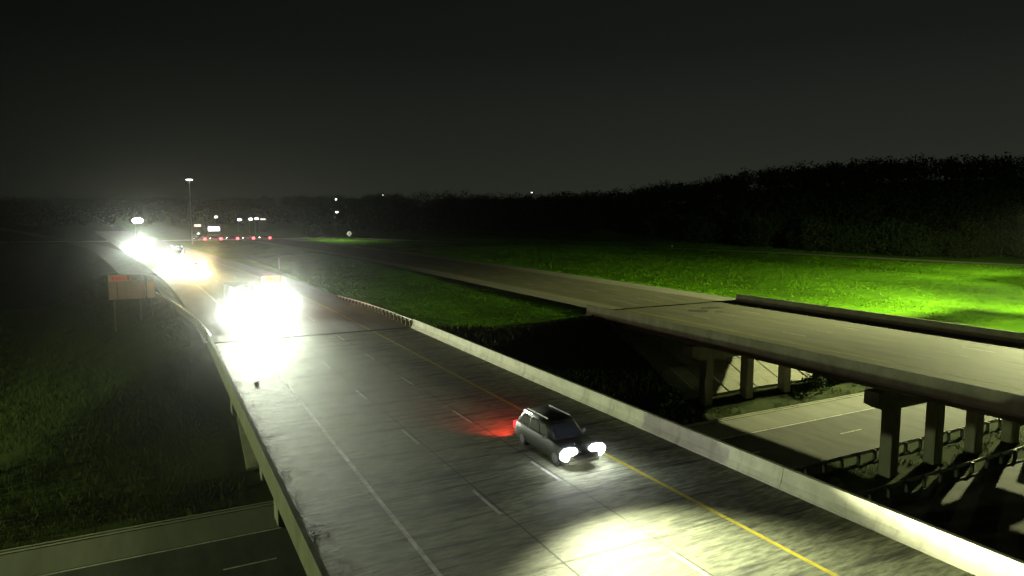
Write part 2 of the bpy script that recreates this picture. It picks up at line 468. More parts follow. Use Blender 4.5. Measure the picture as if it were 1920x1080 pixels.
# ------------------------------------------------------------------ bridges
JERSEY = [(0.0, 0.0), (0.0, 0.075), (0.16, 0.33), (0.235, 0.87), (0.42, 0.87), (0.42, -0.02), (0.0, -0.02)]
def jersey(flip):
    # returns profile running outward from x=0; traffic side at 0
    return [(-x, z) for x, z in reversed(JERSEY)] if flip else JERSEY
def bridge(label, base, xl, xr, yend, ncol, xcol, dcol, deck_m, lit_m, out_m):
    """xl, xr: traffic faces of the two barriers; deck from y=-26 to yend"""
    b = empty('highway_bridge', base, label, 'bridge')
    y0 = -26.0
    MB().box(xl - 0.42, xr + 0.42, y0, yend, -0.26, -0.021 + 0.0).build('slab_edge', out_m, b)
    MB().box(xl - 0.02, xr + 0.02, y0 + .01, yend - .01, -0.02, 0.0).build('deck', deck_m, b)
    n = 8
    seg = (yend - y0) / n
    for k in range(n):
        a, c = y0 + seg * k + 0.012, y0 + seg * (k + 1) - 0.012
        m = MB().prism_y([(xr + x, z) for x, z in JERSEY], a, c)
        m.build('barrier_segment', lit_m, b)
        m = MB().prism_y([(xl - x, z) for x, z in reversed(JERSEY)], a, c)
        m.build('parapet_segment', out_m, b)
    ng = 6
    for i in range(ng):
        x = xl + 1.2 + (xr - xl - 2.6) * i / (ng - 1)
        MB().rings([[(x + dx, y, z) for dx, z in [(-.36, -.261), (.36, -.261), (.36, -.36), (.12, -.45), (.12, -.85), (.3, -.95), (.3, -1.12), (-.3, -1.12), (-.3, -.95), (-.12, -.85), (-.12, -.45), (-.36, -.36)]]
                    for y in (y0, yend - 0.6)]).build('girder', M['girder'], b)
    # outer girder face close under the slab edge, as the photograph shows a deep plain fascia
    for yc in (48.5, 30.0, 9.5):
        MB().rings([[(x, yc + dy, z) for x, z in [(xl - .1, -1.122), (xr + .1, -1.122), (xr + .1, -2.05), (xr - .9, -2.5), (xl + .9, -2.5), (xl - .1, -2.05)]] for dy in (-.55, .55)]).build('pier_cap', M['pier'], b)
        for i in range(ncol):
            x = xcol + dcol * i
            zb = float(terrain(x, yc)) - 0.15
            MB().bbox(x - .46, x + .46, yc - .46, yc + .46, zb, -2.501, 0.05).build('column', M['pier'], b)
    MB().box(xl - 0.3, xr + 0.3, yend - 0.58, yend + 0.5, -3.2, -0.262).build('abutment', M['pier'], b)
    return b
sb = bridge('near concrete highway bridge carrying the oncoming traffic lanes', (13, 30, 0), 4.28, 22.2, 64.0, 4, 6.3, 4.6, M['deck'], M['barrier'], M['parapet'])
nb = bridge('far empty highway bridge on rectangular columns, its deck pale and bare', (55, 30, 0), 43.95, 66.4, 65.0, 5, 46.2, 5.3, M['deck_east'], M['parapet'], M['parapet'])
# markings of the near bridge
def line(x, w, y0, y1, m, name, parent, z=0.005):
    return MB().strip([(x - w / 2, y0, z), (x - w / 2, y1, z)], [(x + w / 2, y0, z), (x + w / 2, y1, z)]).build(name, m, parent)
line(7.42, .17, -25, 63.9, M['white_paint'], 'edge_line', sb)
line(18.34, .19, -25, 63.9, M['yellow_paint'], 'yellow_line', sb)
for yc in (50.9 + 9.15, 50.9, 41.5, 32.3, 23.4, 14.6):
    line(11.08, .14, yc - 1.25, yc + 1.25, M['white_paint'], 'lane_dash', sb)
for yc in (61.8, 52.6, 43.5, 34.3, 25.2, 15.6):
    line(14.78, .14, yc - 1.25, yc + 1.25, M['white_paint'], 'lane_dash', sb)
for x in (11.27, 14.95):
    line(x, .045, -25, 63.9, M['joint'], 'construction_joint', sb, 0.003)
for y in (60.2, 63.93):
    MB().strip([(4.3, y + .09, .007), (22.18, y + .09, .007)], [(4.3, y, .007), (22.18, y, .007)]).build('expansion_joint', M['joint'], sb)
for y in (54, 48.4, 42, 36, 30.1, 24, 18):
    MB().strip([(4.3, y + .03, .0062), (22.18, y + .03, .0062)], [(4.3, y, .0062), (22.18, y, .0062)]).build('slab_joint', M['joint'], sb)
# far bridge markings
line(48.9, .14, -25, 64.9, M['yellow_paint'], 'yellow_line', nb)
line(63.9, .14, -25, 64.9, M['white_paint'], 'edge_line', nb)
for x in (52.7, 56.4, 60.1):
    for k in range(7):
        line(x, .13, -6 + 12.2 * k, -3.4 + 12.2 * k, M['white_paint'], 'lane_dash', nb)
MB().strip([(44.0, 64.86, .007), (66.3, 64.86, .007)], [(44.0, 64.78, .007), (66.3, 64.78, .007)]).build('expansion_joint', M['joint'], nb)
def blotch(cx, cy, rx, ry, z, name, m, parent, n=26, seed=1):
    r = random.Random(seed)
    pts = [(cx + rx * (0.55 + 0.5 * r.random()) * math.cos(2 * math.pi * i / n), cy + ry * (0.55 + .5 * r.random()) * math.sin(2 * math.pi * i / n), z) for i in range(n)]
    return MB().add(pts, [tuple(range(n))]).build(name, m, parent)
blotch(55.5, 60.0, 1.6, 1.3, .006, 'patch', M['patch'], nb, seed=2)
blotch(58.8, 61.2, 2.0, 1.0, .006, 'patch', M['patch'], nb, seed=3)
blotch(57.2, 58.2, 0.8, 0.5, .006, 'patch', M['patch'], nb, seed=4)

# ------------------------------------------------------------------ slope paving under the bridges
for (xa, xb, lab) in ((44.2, 67.2, 'ribbed concrete slope paving under the far bridge behind its columns'), (5.0, 22.0, 'concrete slope paving under the near bridge')):
    sp = empty('slope_paving', ((xa + xb) / 2, 48, ZW), lab, 'slope paving')
    npn = int((xb - xa) / 1.9)
    wdt = (xb - xa) / npn
    for i in range(npn):
        for j in range(3):
            ya, yb = 49.2 + j * 4.45, 49.2 + (j + 1) * 4.45
            g = 0.05
            f = lambda y: ZW + max(y - 46.8, 0) * 0.44
            up = 0.10 + 0.05 * ((i + j) % 2) + rnd.uniform(-.01, .02)
            x0, x1, y0_, y1_ = xa + i * wdt + g, xa + (i + 1) * wdt - g, ya + g, yb - g
            vs = [(x0, y0_, f(y0_) - .05), (x1, y0_, f(y0_) - .05), (x1, y1_, f(y1_) - .05), (x0, y1_, f(y1_) - .05),
                  (x0, y0_, f(y0_) + up), (x1, y0_, f(y0_) + up), (x1, y1_, f(y1_) + up), (x0, y1_, f(y1_) + up)]
            MB().add(vs, [(3, 2, 1, 0), (4, 5, 6, 7), (0, 1, 5, 4), (1, 2, 6, 5), (2, 3, 7, 6), (3, 0, 4, 7)]).build('panel', M['paving'], sp)

# ------------------------------------------------------------------ guardrails
def guardrail(P, label, zoff=0.0, spacing=1.9, post_m=None, beam_h=0.3, group=None, block=True):
    P = np.asarray(P, float)
    base = P[len(P) // 2]
    g = empty('guardrail', tuple(base), label, 'guardrail', group)
    d = np.concatenate([[0], np.cumsum(np.linalg.norm(np.diff(P[:, :2], axis=0), axis=1))])
    def at(s):
        return np.array([np.interp(s, d, P[:, k]) for k in range(3)])
    ns = max(2, int(d[-1] / 1.5))
    C_ = np.array([at(s) for s in np.linspace(0, d[-1], ns)])
    T = np.gradient(C_[:, :2], axis=0); T /= np.linalg.norm(T, axis=1)[:, None]
    Nn = np.stack([-T[:, 1], T[:, 0]], 1)
    h = beam_h
    prof = [(0.0, .76), (.07, .76 - h * .16), (.0, .76 - h * .36), (.02, .76 - h * .5), (.0, .76 - h * .64), (.07, .76 - h * .84), (0.0, .76 - h), (-.02, .76 - h), (-.02, .76)]
    MB().rings([[(c[0] + n[0] * o, c[1] + n[1] * o, c[2] + z) for o, z in prof] for c, n in zip(C_, Nn)]).build('beam', M['galv'], g)
    first = None
    for s in np.arange(0.4, d[-1] - 0.1, spacing):
        p = at(s)
        i = int(min(ns - 1, s / d[-1] * (ns - 1)))
        if first is None:
            mb = MB().box(-.085, .085, -.1, .1, -.4, .70)
            first = mb.build('post', post_m or M['wood_post'])
            first.parent = g
            first.location = Vector(p - base) + Vector((Nn[i][0] * -.13, Nn[i][1] * -.13, 0))
            first.rotation_euler.z = math.atan2(T[i][1], T[i][0])
        else:
            share(first, g, 'post', Vector(p - base) + Vector((Nn[i][0] * -.13, Nn[i][1] * -.13, 0)), math.atan2(T[i][1], T[i][0]))
    return g
gp = catmull([(0.2, 106, -.25), (2.0, 92, -.15), (3.4, 78, -.05), (3.95, 70, 0), (4.08, 64.1, 0.02)], 2)
guardrail(gp, 'pale guardrail flaring off the left edge of the road past the signs', spacing=1.9)
gp = catmull([(21.7, 92, -.45), (22.3, 82, -.25), (22.45, 72, -.05), (22.42, 64.1, 0.02)], 2)
guardrail(gp, 'short lit guardrail joined to the far end of the bright median barrier', spacing=1.3)
xr_ = np.linspace(8, 92, 40)
guardrail(np.stack([xr_, np.full(40, 32.6), np.full(40, ZW)], 1), 'guardrail on the far side of the pier columns beside the cross road', beam_h=0.24, post_m=M['dark_steel'])
guardrail(np.stack([xr_, np.full(40, 27.6), np.full(40, ZW)], 1), 'guardrail on the near side of the pier columns beside the cross road', beam_h=0.24, post_m=M['dark_steel'])

# ------------------------------------------------------------------ vehicles (front towards -Y, origin on the ground below the middle)
def wheel(parent, x, y, r, w):
    c = parent.location
    t = MB().tube((c.x + x - w / 2, c.y + y, c.z + r), (c.x + x + w / 2, c.y + y, c.z + r), r, n=20).build('wheel', M['tyre'], parent, )
    s = 1 if x > 0 else -1
    MB().tube((c.x + x + s * (w / 2 - .01), c.y + y, c.z + r), (c.x + x + s * (w / 2 + .02), c.y + y, c.z + r), r * .62, n=14).build('rim', M['rim'], t)
def ring8(hw, z0, z1, y, top=0.88, c=(0, 0, 0)):
    zm = z0 + (z1 - z0) * .55
    pts = [(-hw * .92, z0), (hw * .92, z0), (hw, z0 + .12), (hw, zm), (hw * (top + .06), z1 - .07), (hw * top, z1), (-hw * top, z1), (-hw * (top + .06), z1 - .07), (-hw, zm), (-hw, z0 + .12)]
    return [(c[0] + x, c[1] + y, c[2] + z) for x, z in pts]
def car(name, label, loc, paint, head='head', beam=0, beam_col=(.93, 1, .78), tail='tail', group=None, suv=True, lens=(.22, .13), red=0, cat='car', aim=24.0, aimz=-0.0, aimx=0.0, cone=75, glint_strip=False, tl=1.0, beam_w=2.6, high=0):
    e = empty(name, loc, label, cat, group)
    c = loc
    L, hw = (4.9, .96) if suv else (4.5, .88)
    f, r = -L / 2, L / 2
    hood = 1.06 if suv else .92
    st = [(f, .80 * hw, .42, .72), (f + .12, .93 * hw, .30, hood - .18), (f + .5, hw, .26, hood - .06), (f + 1.25, hw, .24, hood), (r - 1.0, hw, .24, hood + .02), (r - .35, hw, .28, hood + .02), (r - .06, .94 * hw, .36, hood - .08), (r, .86 * hw, .46, hood - .2)]
    MB().rings([ring8(w, a, b, y, .92, c) for y, w, a, b in st]).build('body', M[paint], e, True)
    roof = 1.76 if suv else 1.42
    y1, y2, y3, y4 = f + 1.2, f + 2.0, r - (.75 if suv else 1.25), r - (.12 if suv else .45)
    def q(hw_, y, z): return [(c[0] - hw_, c[1] + y, c[2] + z), (c[0] + hw_, c[1] + y, c[2] + z)]
    lo = hood - .03
    # cabin: loft in z
    def plan(inset, ya, yb, z):
        w = hw * .93 - inset
        return [(c[0] - w + .12, c[1] + ya, c[2] + z), (c[0] + w - .12, c[1] + ya, c[2] + z), (c[0] + w, c[1] + ya + .18, c[2] + z), (c[0] + w, c[1] + yb - .12, c[2] + z), (c[0] + w - .1, c[1] + yb, c[2] + z), (c[0] - w + .1, c[1] + yb, c[2] + z), (c[0] - w, c[1] + yb - .12, c[2] + z), (c[0] - w, c[1] + ya + .18, c[2] + z)]
    cb = MB().rings([plan(0, y1, y4, lo), plan(.16, y2 - .12, y3 + .12, roof - .1), plan(.24, y2 + .08, y3 - .02, roof)]).build('cabin', M[paint], e, True)
    # glass panes standing a few millimetres proud of the cabin shell
    def pane(p):
        return MB().add(p, [(0, 1, 2, 3)]).build('window', M['glass'], e)
    k0, k1 = .10, .88
    def lerp(a, b, t): return tuple(a[i] + (b[i] - a[i]) * t for i in range(3))
    A = plan(0, y1, y4, lo); B = plan(.16, y2 - .12, y3 + .12, roof - .1)
    def facepane(i, j, u0, u1, push):
        p = [lerp(lerp(A[i], A[j], u0), lerp(B[i], B[j], u0), k0), lerp(lerp(A[i], A[j], u1), lerp(B[i], B[j], u1), k0),
             lerp(lerp(A[i], A[j], u1), lerp(B[i], B[j], u1), k1), lerp(lerp(A[i], A[j], u0), lerp(B[i], B[j], u0), k1)]
        p = [tuple(Vector(t) + Vector(push)) for t in p]
        pane(p)
    facepane(0, 1, .02, .98, (0, -.012, .01))
    facepane(4, 5, .04, .96, (0, .012, .01))
    for (i, j, s) in ((2, 3, 1), (6, 7, -1)):
        for u0, u1 in ((.05, .36), (.39, .68), (.71, .95)):
            facepane(i, j, u0, u1, (s * .012, 0, .004))
    for sx in (-1, 1):
        for y in (f + .92, r - .95):
            wheel(e, sx * (hw - .12), y, .37 if suv else .32, .23)
        hl = MB().ball((c[0] + sx * (hw - .24), c[1] + f + .10, c[2] + hood - .32), lens[0], .10, lens[1], 12, 6).build('headlight', M[head], e, True)
        MB().box(c[0] + sx * (hw - .12) - .10 * tl, c[0] + sx * (hw - .12) + .10 * tl, c[1] + r - .12, c[1] + r + .015 * tl * tl, c[2] + hood - .38 * tl, c[2] + hood - .06).build('taillight', M[tail], e)
        MB().bbox(c[0] + sx * (hw + .10) - .1, c[0] + sx * (hw + .10) + .1, c[1] + y1 + .42, c[1] + y1 + .54, c[2] + lo + .03, c[2] + lo + .2, .03).build('mirror', M['plastic'], e)
        if beam:
            p = (c[0] + sx * (hw - .24), c[1] + f - .12, c[2] + hood - .32)
            if high: lamp('headlight_bloom_beam', 'SPOT', p, high, beam_col, e, .16, (p[0] + .5, p[1] - 60, c[2] + 4.2), 26, 1.0).scale = (1.5, 1, 1)  # extra upward spot, added only to bloom in the haze
            lamp('headlight_beam', 'SPOT', p, beam, beam_col, e, .11, (p[0] + aimx, p[1] - aim, c[2] + aimz), cone, 1.0).scale = (beam_w, 1, 1)
        if red:
            p = (c[0] + sx * (hw - .12), c[1] + r + .06, c[2] + hood - .22)
            lamp('taillight_glow', 'SPOT', p, red, (1, .05, .03), e, .08, (p[0] - .6, p[1] + 6.0, c[2] - .9), 84, .9)
    MB().box(c[0] - .55, c[0] + .55, c[1] + f - .012, c[1] + f + .06, c[2] + .46, c[2] + .66).build('grille', M['plastic'], e)
    MB().box(c[0] - hw * .8, c[0] + hw * .8, c[1] + f - .03, c[1] + f + .1, c[2] + .30, c[2] + .43).build('bumper', M['plastic'], e)
    MB().box(c[0] - .26, c[0] + .26, c[1] + r + .002, c[1] + r + .015, c[2] + .62, c[2] + .76).build('licence_plate', M['sign_white'], e)
    if suv:
        for sx in (-1, 1):
            MB().bbox(c[0] + sx * .60 - .025, c[0] + sx * .60 + .025, c[1] + y2 + .15, c[1] + y3 - .1, c[2] + roof - .01, c[2] + roof + .06, .015).build('roof_rail', M['galv'], e)
    if glint_strip:
        MB().box(c[0] - .72, c[0] - .66, c[1] + y3 - .75, c[1] + y3 + .05, c[2] + roof - .13, c[2] + roof - .06).build('roof_glint', M['marker'], e)  # emissive strip imitating a light glint on the roof edge, no lamp here
    return e
def truck(name, label, loc, paint, box=True, head='head', beam=0, beam_col=(.93, 1, .78), amber=False, group=None, cat='truck', aim=22, aimz=0.0, high=0, cone=80, markers=True, lens=(.46, .34)):
    e = empty(name, loc, label, cat, group)
    c = loc
    def B(x0, x1, y0, y1, z0, z1, nm, m, b=.05):
        return MB().bbox(c[0] + x0, c[0] + x1, c[1] + y0, c[1] + y1, c[2] + z0, c[2] + z1, b).build(nm, m, e)
    # cab with bonnet, front at y=-3.6
    MB().rings([ring8(.98, .55, 1.25, -3.6, .9, c), ring8(1.08, .5, 1.48, -3.45, .9, c), ring8(1.12, .5, 1.62, -2.4, .92, c), ring8(1.15, .5, 1.66, -2.3, .92, c), ring8(1.15, .5, 1.66, -.55, .92, c)]).build('body', M[paint], e, True)
    MB().rings([[(c[0] + x, c[1] + y, c[2] + z) for x, y in pts] for z, pts in (
        (1.60, [(-1.02, -2.36), (1.02, -2.36), (1.06, -.62), (-1.06, -.62)]), (2.42, [(-.9, -1.86), (.9, -1.86), (.96, -.64), (-.96, -.64)]), (2.54, [(-.8, -1.7), (.8, -1.7), (.86, -.7), (-.86, -.7)]))]).build('cab', M[paint], e)
    MB().add([(c[0] + x, c[1] + y, c[2] + z) for x, y, z in [(-.92, -2.32, 1.70), (.92, -2.32, 1.70), (.84, -1.93, 2.34), (-.84, -1.93, 2.34)]], [(0, 1, 2, 3)]).build('windshield', M['glass'], e)
    for s in (-1, 1):
        MB().add([(c[0] + s * x, c[1] + y, c[2] + z) for x, y, z in [(1.045, -2.1, 1.72), (1.06, -1.0, 1.72), (.975, -1.0, 2.34), (.935, -1.72, 2.34)]], [(0, 1, 2, 3)]).build('window', M['glass'], e)
        B(s * 1.36 - .1, s * 1.36 + .1, -2.16, -2.06, 1.55, 2.0, 'mirror', M['plastic'], .03)
        MB().ball((c[0] + s * .82, c[1] - 3.56, c[2] + 1.02), lens[0], .1, lens[1], 12, 6).build('headlight', M[head], e, True)
        MB().ball((c[0] + s * .62, c[1] - 3.80, c[2] + .56), .2, .06, .14, 10, 6).build('added_glow_lens', M[head], e, True)  # glowing lens pair added to enlarge the glare of the truck front
        wheel(e, s * .98, -2.75, .48, .28)
        wheel(e, s * .92, 2.5, .48, .5)
        B(s * .55 - .14, s * .55 + .14, 4.32, 4.4, .9, 1.05, 'taillight', M['tail'], .02)
        if beam:
            p = (c[0] + s * .82, c[1] - 3.78, c[2] + 1.02)
            if high: lamp('headlight_bloom_beam', 'SPOT', p, high, beam_col, e, .16, (p[0] - 7, p[1] - 60, c[2] + 8.5), 26, 1.0).scale = (1.5, 1, 1)  # added spot above the road that widens the glare around the truck
            lamp('headlight_beam', 'SPOT', p, beam, beam_col, e, .14, (p[0], p[1] - aim, c[2] + 1.0 + aim * .16), cone, 1.0).scale = (2.4, 1, 1)
    B(-.6, .6, -3.66, -3.5, .72, 1.24, 'grille', M['plastic'], .03)
    B(-1.1, 1.1, -3.78, -3.52, .42, .66, 'bumper', M['galv'], .04)
    B(-.45, .45, -.5, 4.3, .62, .92, 'chassis', M['dark_steel'], .03)
    if box:
        B(-1.22, 1.22, -.48, 4.5, .95, 3.35, 'cargo_box', M['box_paint'], .04)
        if markers:
            for x in (-.95, 0.95, -.16, .16):
                B(x - .06, x + .06, -.53, -.485, 3.18, 3.27, 'marker_light', M['marker'], .01)
    else:
        B(-1.2, 1.2, -.48, 4.5, .93, 1.08, 'flatbed', M['dark_steel'], .03)
        B(-1.15, 1.15, -.47, -.32, 1.09, 2.5, 'headboard', M['galv'], .03)
        B(-1.1, 1.1, 1.6, 4.2, 1.085, 1.75, 'cargo', M['wood_post'], .05)
    if amber:
        B(-1.02, 1.02, -.52, -.2, 2.51, 3.15, 'light_bar_base', M['plastic'], .02)
        for x in (-.84, -.42, 0, .42, .84):
            B(x - .19, x + .19, -.56, -.16, 3.152, 3.75, 'beacon', M['amber'], .03)
        lamp('beacon_glow', 'POINT', (c[0], c[1] - .8, c[2] + 4.1), amber, (1, .3, .04), e, .15)
    return e
BM = 1.0
car('sport_utility_car', 'dark grey estate car nearest the camera with headlights lighting the deck', (16.4, 27.0, 0), 'paint_grey', beam=15000000, red=700, lens=(.48, .31), aim=17, aimz=2.3, aimx=-3.6, cone=30, glint_strip=True, beam_w=4.3, beam_col=(.98, 1, .62))
truck('box_truck', 'box truck with a dark box and blazing headlights in the outside lane of the bridge', (8.3, 80.0, 0), 'paint_white', True, beam=3400000, high=21000000, cone=40)
truck('flatbed_truck', 'flatbed truck with glowing amber light bar on its cab roof', (12.3, 85.5, 0), 'paint_white', False, beam=3600000, high=21000000, amber=1200, cone=40)
far_group = 'oncoming vehicles in the distant pack'
def lane(x, Y): return float(x + shiftW(Y))
car('sport_utility_car', 'oncoming car with white headlights in the outside lane, second pack', (lane(7.6, 166), 166, 0), 'paint_silver', beam=3600000, high=6500000, group=far_group, cone=40, aim=30, aimz=5.5, lens=(.5, .36))
car('sedan_car', 'oncoming car with yellowish headlights in front of the second pack', (lane(11.6, 152), 152, 0), 'paint_red', head='head_warm', beam=3200000, high=6500000, beam_col=(1, .74, .28), group=far_group, suv=False, cone=40, aim=30, aimz=5.5, lens=(.5, .36))
truck('box_truck', 'box truck with dim roof markers at the back of the second pack', (lane(12.2, 186), 186, 0), 'paint_white', True, beam=1500000, group=far_group, cone=40, aim=30, aimz=5.5)
car('sedan_car', 'farthest oncoming car in the cluster of headlights at the bend', (lane(9.4, 262), 262, 0), 'paint_silver', beam=3600000, high=6500000, group=far_group, suv=False, cone=40, aim=40, aimz=7, lens=(.62, .46))
car('sport_utility_car', 'oncoming car in the outside lane of the far cluster at the bend', (lane(8.4, 236), 236, 0), 'paint_blue', beam=2800000, high=6000000, group=far_group, cone=40, aim=40, aimz=7, lens=(.62, .46))
qx = [45.1, 38.0, 31.3, 24.6, 18.3]
for i, x in enumerate(qx):
    k = int(np.argmin(np.hypot(RAMP[:, 0] - x, RAMP[:, 1] - 323)))
    p = RAMP[k]
    e = car('sedan_car', ['last car of the red-lit queue on the cross ramp, its tail lamps brightest', 'second car from the back of the queue on the cross ramp', 'middle car of the queue of red tail lamps on the cross ramp', 'second car from the front of the queue on the cross ramp', 'leading car of the queue on the cross ramp'][i],
            (float(x), float(p[1]), float(p[2]) + .07), ['paint_red', 'paint_silver', 'paint_blue', 'paint_silver', 'paint_grey'][i], head='head', tail='tail_hot', beam=60000, group='cars queueing on the cross ramp', suv=False, red=[6000, 1500, 3000, 1500, 2000][i], cone=80, aim=20, lens=(.2, .12), tl=2.4)
    e.rotation_euler.z = R(-118)

# ------------------------------------------------------------------ lamps
def street_lamp(name, label, head_loc, ground_z, power, color, kind='single', lens_r=.3, group=None, pole_r=.12, lamp_m='lamp', cat='street lamp', cut=None, tilt=20, aims=range(6), ring=1.1, pole_m='galv'):
    x, y, z = head_loc
    e = empty(name, (x, y, ground_z), label, cat, group)
    MB().tube((x, y, ground_z), (x, y, z + .1), pole_r * 1.5, pole_r * .7, 10)  .build('pole', M[pole_m], e)
    if kind == 'mast':
        mb = MB()
        for k in range(16):
            a, b = 2 * math.pi * k / 16, 2 * math.pi * (k + 1) / 16
            mb.tube((x + ring * math.cos(a), y + ring * math.sin(a), z + .25), (x + ring * math.cos(b), y + ring * math.sin(b), z + .25), .07, n=6)
        for k in range(4):
            a = math.pi * k / 2
            mb.tube((x, y, z + .1), (x + ring * math.cos(a), y + ring * math.sin(a), z + .25), .05, n=6)
        mb.build('ring', M['galv'], e)
        for k in range(6):
            a = 2 * math.pi * k / 6
            cx, cy = x + ring * 1.18 * math.cos(a), y + ring * 1.18 * math.sin(a)
            MB().rings([[(cx + r * math.cos(t), cy + r * math.sin(t), z + h) for t in np.linspace(0, 2 * math.pi, 10, endpoint=False)] for r, h in ((.30, -.1), (.26, .1), (.12, .3))]).build('lamp_housing', M['galv'], e)
            MB().ball((cx, cy, z - .14), lens_r, lens_r, .16, 10, 6).build('lamp_lens', M[lamp_m], e, True)
    else:
        MB().tube((x, y, z - .05), (x + .9, y, z + .12), .06, .05, 8).build('arm', M['galv'], e)
        MB().bbox(x + .55, x + 1.35, y - .18, y + .18, z + .08, z + .24, .05).build('lamp_housing', M['galv'], e)
        MB().ball((x + .95, y, z + .04), lens_r * 1.2, lens_r, lens_r * .7, 10, 6).build('lamp_lens', M[lamp_m], e, True)
    if power:
        dx = 0 if kind == 'mast' else .95
        if kind == 'mast' and cut:
            for k in aims:
                a = 2 * math.pi * (k + .5) / 6
                px_, py_ = x + ring * 1.18 * math.cos(a), y + ring * 1.18 * math.sin(a)
                lamp('lamp_light', 'SPOT', (px_, py_, z - .4), power / 3, color, e, .3, (px_ + 34 * math.cos(a), py_ + 34 * math.sin(a), z - tilt), cut, .8).scale = (2.4, 1, 1)
            lamp('lamp_light', 'SPOT', (x, y, z - .5), power / 20, color, e, .3, (x, y, z - 10), 120, .9)
        elif cut:
            lamp('lamp_light', 'SPOT', (x + dx, y, z - .45), power, color, e, .4, (x + dx, y, z - 10), cut, .35)
        else:
            lamp('lamp_light', 'POINT', (x + dx, y, z - .45), power, color, e, .4)
    return e
GZ_ = lambda x, y: float(terrain(np.array([x]), np.array([y]))[0])
street_lamp('high_mast_lamp', 'tall high mast lamp lighting the grass field east of the bridges', (114, 49, 14.0), GZ_(114, 49), 860000, (.95, 1.0, .46), 'mast', cut=48, tilt=17)
street_lamp('high_mast_lamp', 'high mast lamp by the ramp lighting the far side of the grass field', (196, 86, 15.0), GZ_(196, 86), 200000, (.93, 1.0, .52), 'mast', cut=72, tilt=16, aims=(0, 1, 2, 5))
street_lamp('street_lamp', 'lamp post beside the cross road on the dark west side', (-46, 47.5, 3.6), GZ_(-46, 47.5), 60000, (.80, 1.0, .45))
street_lamp('high_mast_lamp', 'tall bright high mast lamp standing far off above the highway bend', (14.3, 300, 24.4), GZ_(14.3, 300), 4000, (.95, 1, 1), 'mast', cut=56, lens_r=.5, pole_r=.15, ring=.62)
street_lamp('street_lamp', 'bright street lamp above the cluster of headlights at the bend', (-5.2, 300, 8.4), GZ_(-4.3, 300), 3000, (.95, .97, 1), cut=120, lens_r=1.6)
street_lamp('street_lamp', 'small street lamp over the ramp by the diamond sign', (74.6, 317, 11.7), GZ_(74.6, 317), 8000, (1, 1, .85), cut=150, pole_m='dark_steel', pole_r=.06, lens_r=.45, lamp_m='lamp_dim')
def far_pt(px, py, Y):
    f, p, yw = 1293.0, R(6.18), R(27.57)
    fw = np.array([math.sin(yw) * math.cos(p), math.cos(yw) * math.cos(p), -math.sin(p)])
    rt = np.array([math.cos(yw), -math.sin(yw), 0]); up = np.cross(rt, fw)
    d = fw * f + rt * (px - 960) - up * (py - 540)
    return np.array([0, 0, 11.2]) + d * (Y / d[1])
for i, (px, py, Y, r, lab) in enumerate([(405, 407, 440, .75, 'lone white lamp on the left of the yard lights'), (449, 412, 440, .95, 'square white floodlight in the middle of the yard lights'),
                            (470, 411, 440, .95, 'left one of the paired floodlights at the yard'), (481, 410, 440, .9, 'right one of the paired floodlights at the yard'),
                            (372, 438, 360, .35, 'low white lamp beside the front of the car queue')]):
    P = far_pt(px, py, Y)
    street_lamp('flood_lamp', lab, tuple(P - np.array([.95, 0, 0])), GZ_(P[0], P[1]), 0, (1, 1, 1), lens_r=r, lamp_m='lamp', group='lamps at the lit yard', cat='floodlight', pole_r=.08)
for i, (px, py, Y, r, lab) in enumerate([(630, 374, 700, .75, 'small lamp on the dark hillside above the ramp lamp'), (708, 367, 860, .6, 'left lamp of the close pair on the far ridge'),
                            (718, 366, 860, .6, 'right lamp of the close pair on the far ridge'), (997, 361, 420, .35, 'single lamp showing through the top of the wood')]):
    P = far_pt(px, py, Y)
    gz = min(GZ_(P[0], P[1]), P[2] - 5)
    street_lamp('street_lamp', lab, tuple(P - np.array([.95, 0, 0])), gz, 0, (1, 1, 1), lens_r=r, lamp_m='lamp_dim', group='far lamps on the ridge', pole_r=.08)
# lit low building at the yard
def building(label, px0, px1, py, Y, hgt, wm, wh):
    a = far_pt(px0, py, Y); b = far_pt(px1, py, Y)
    gz = GZ_((a[0] + b[0]) / 2, Y + 3)
    e = empty('yard_building', ((a[0] + b[0]) / 2, Y, gz), label, 'building')
    x0, x1 = a[0] - 1.2, b[0] + 1.2
    top = a[2] + hgt
    MB().box(x0, x1, Y + .1, Y + 9, gz - .3, top).build('wall', M['wall'], e)
    MB().rings([[(x0 - .4, y, z) for y, z in ((Y - .6, top + .003), (Y + 9.4, top + .003), (Y + 4.5, top + 1.6))], [(x1 + .4, y, z) for y, z in ((Y - .6, top + .003), (Y + 9.4, top + .003), (Y + 4.5, top + 1.6))]]).build('roof', M['dark_steel'], e)
    n = max(2, int((b[0] - a[0]) / 1.8)); w = (b[0] - a[0]) / n
    for i in range(n):
        wd = MB().box(a[0] + i * w + .08, a[0] + (i + 1) * w - .08, Y + .02, Y + .096, a[2] - wh / 2, a[2] + wh / 2).build('window', M[wm], e)
    return e
building('brightly lit low building beyond the queue of cars', 390, 412, 429, 400, .8, 'window_lit', 2.3)
building('dimly lit shed left of the bright building', 364, 377, 423, 415, .9, 'window_dim', 1.1)
building('faintly lit shed at the right end of the yard lights', 488, 498, 411, 470, .8, 'window_dim', 0.8)

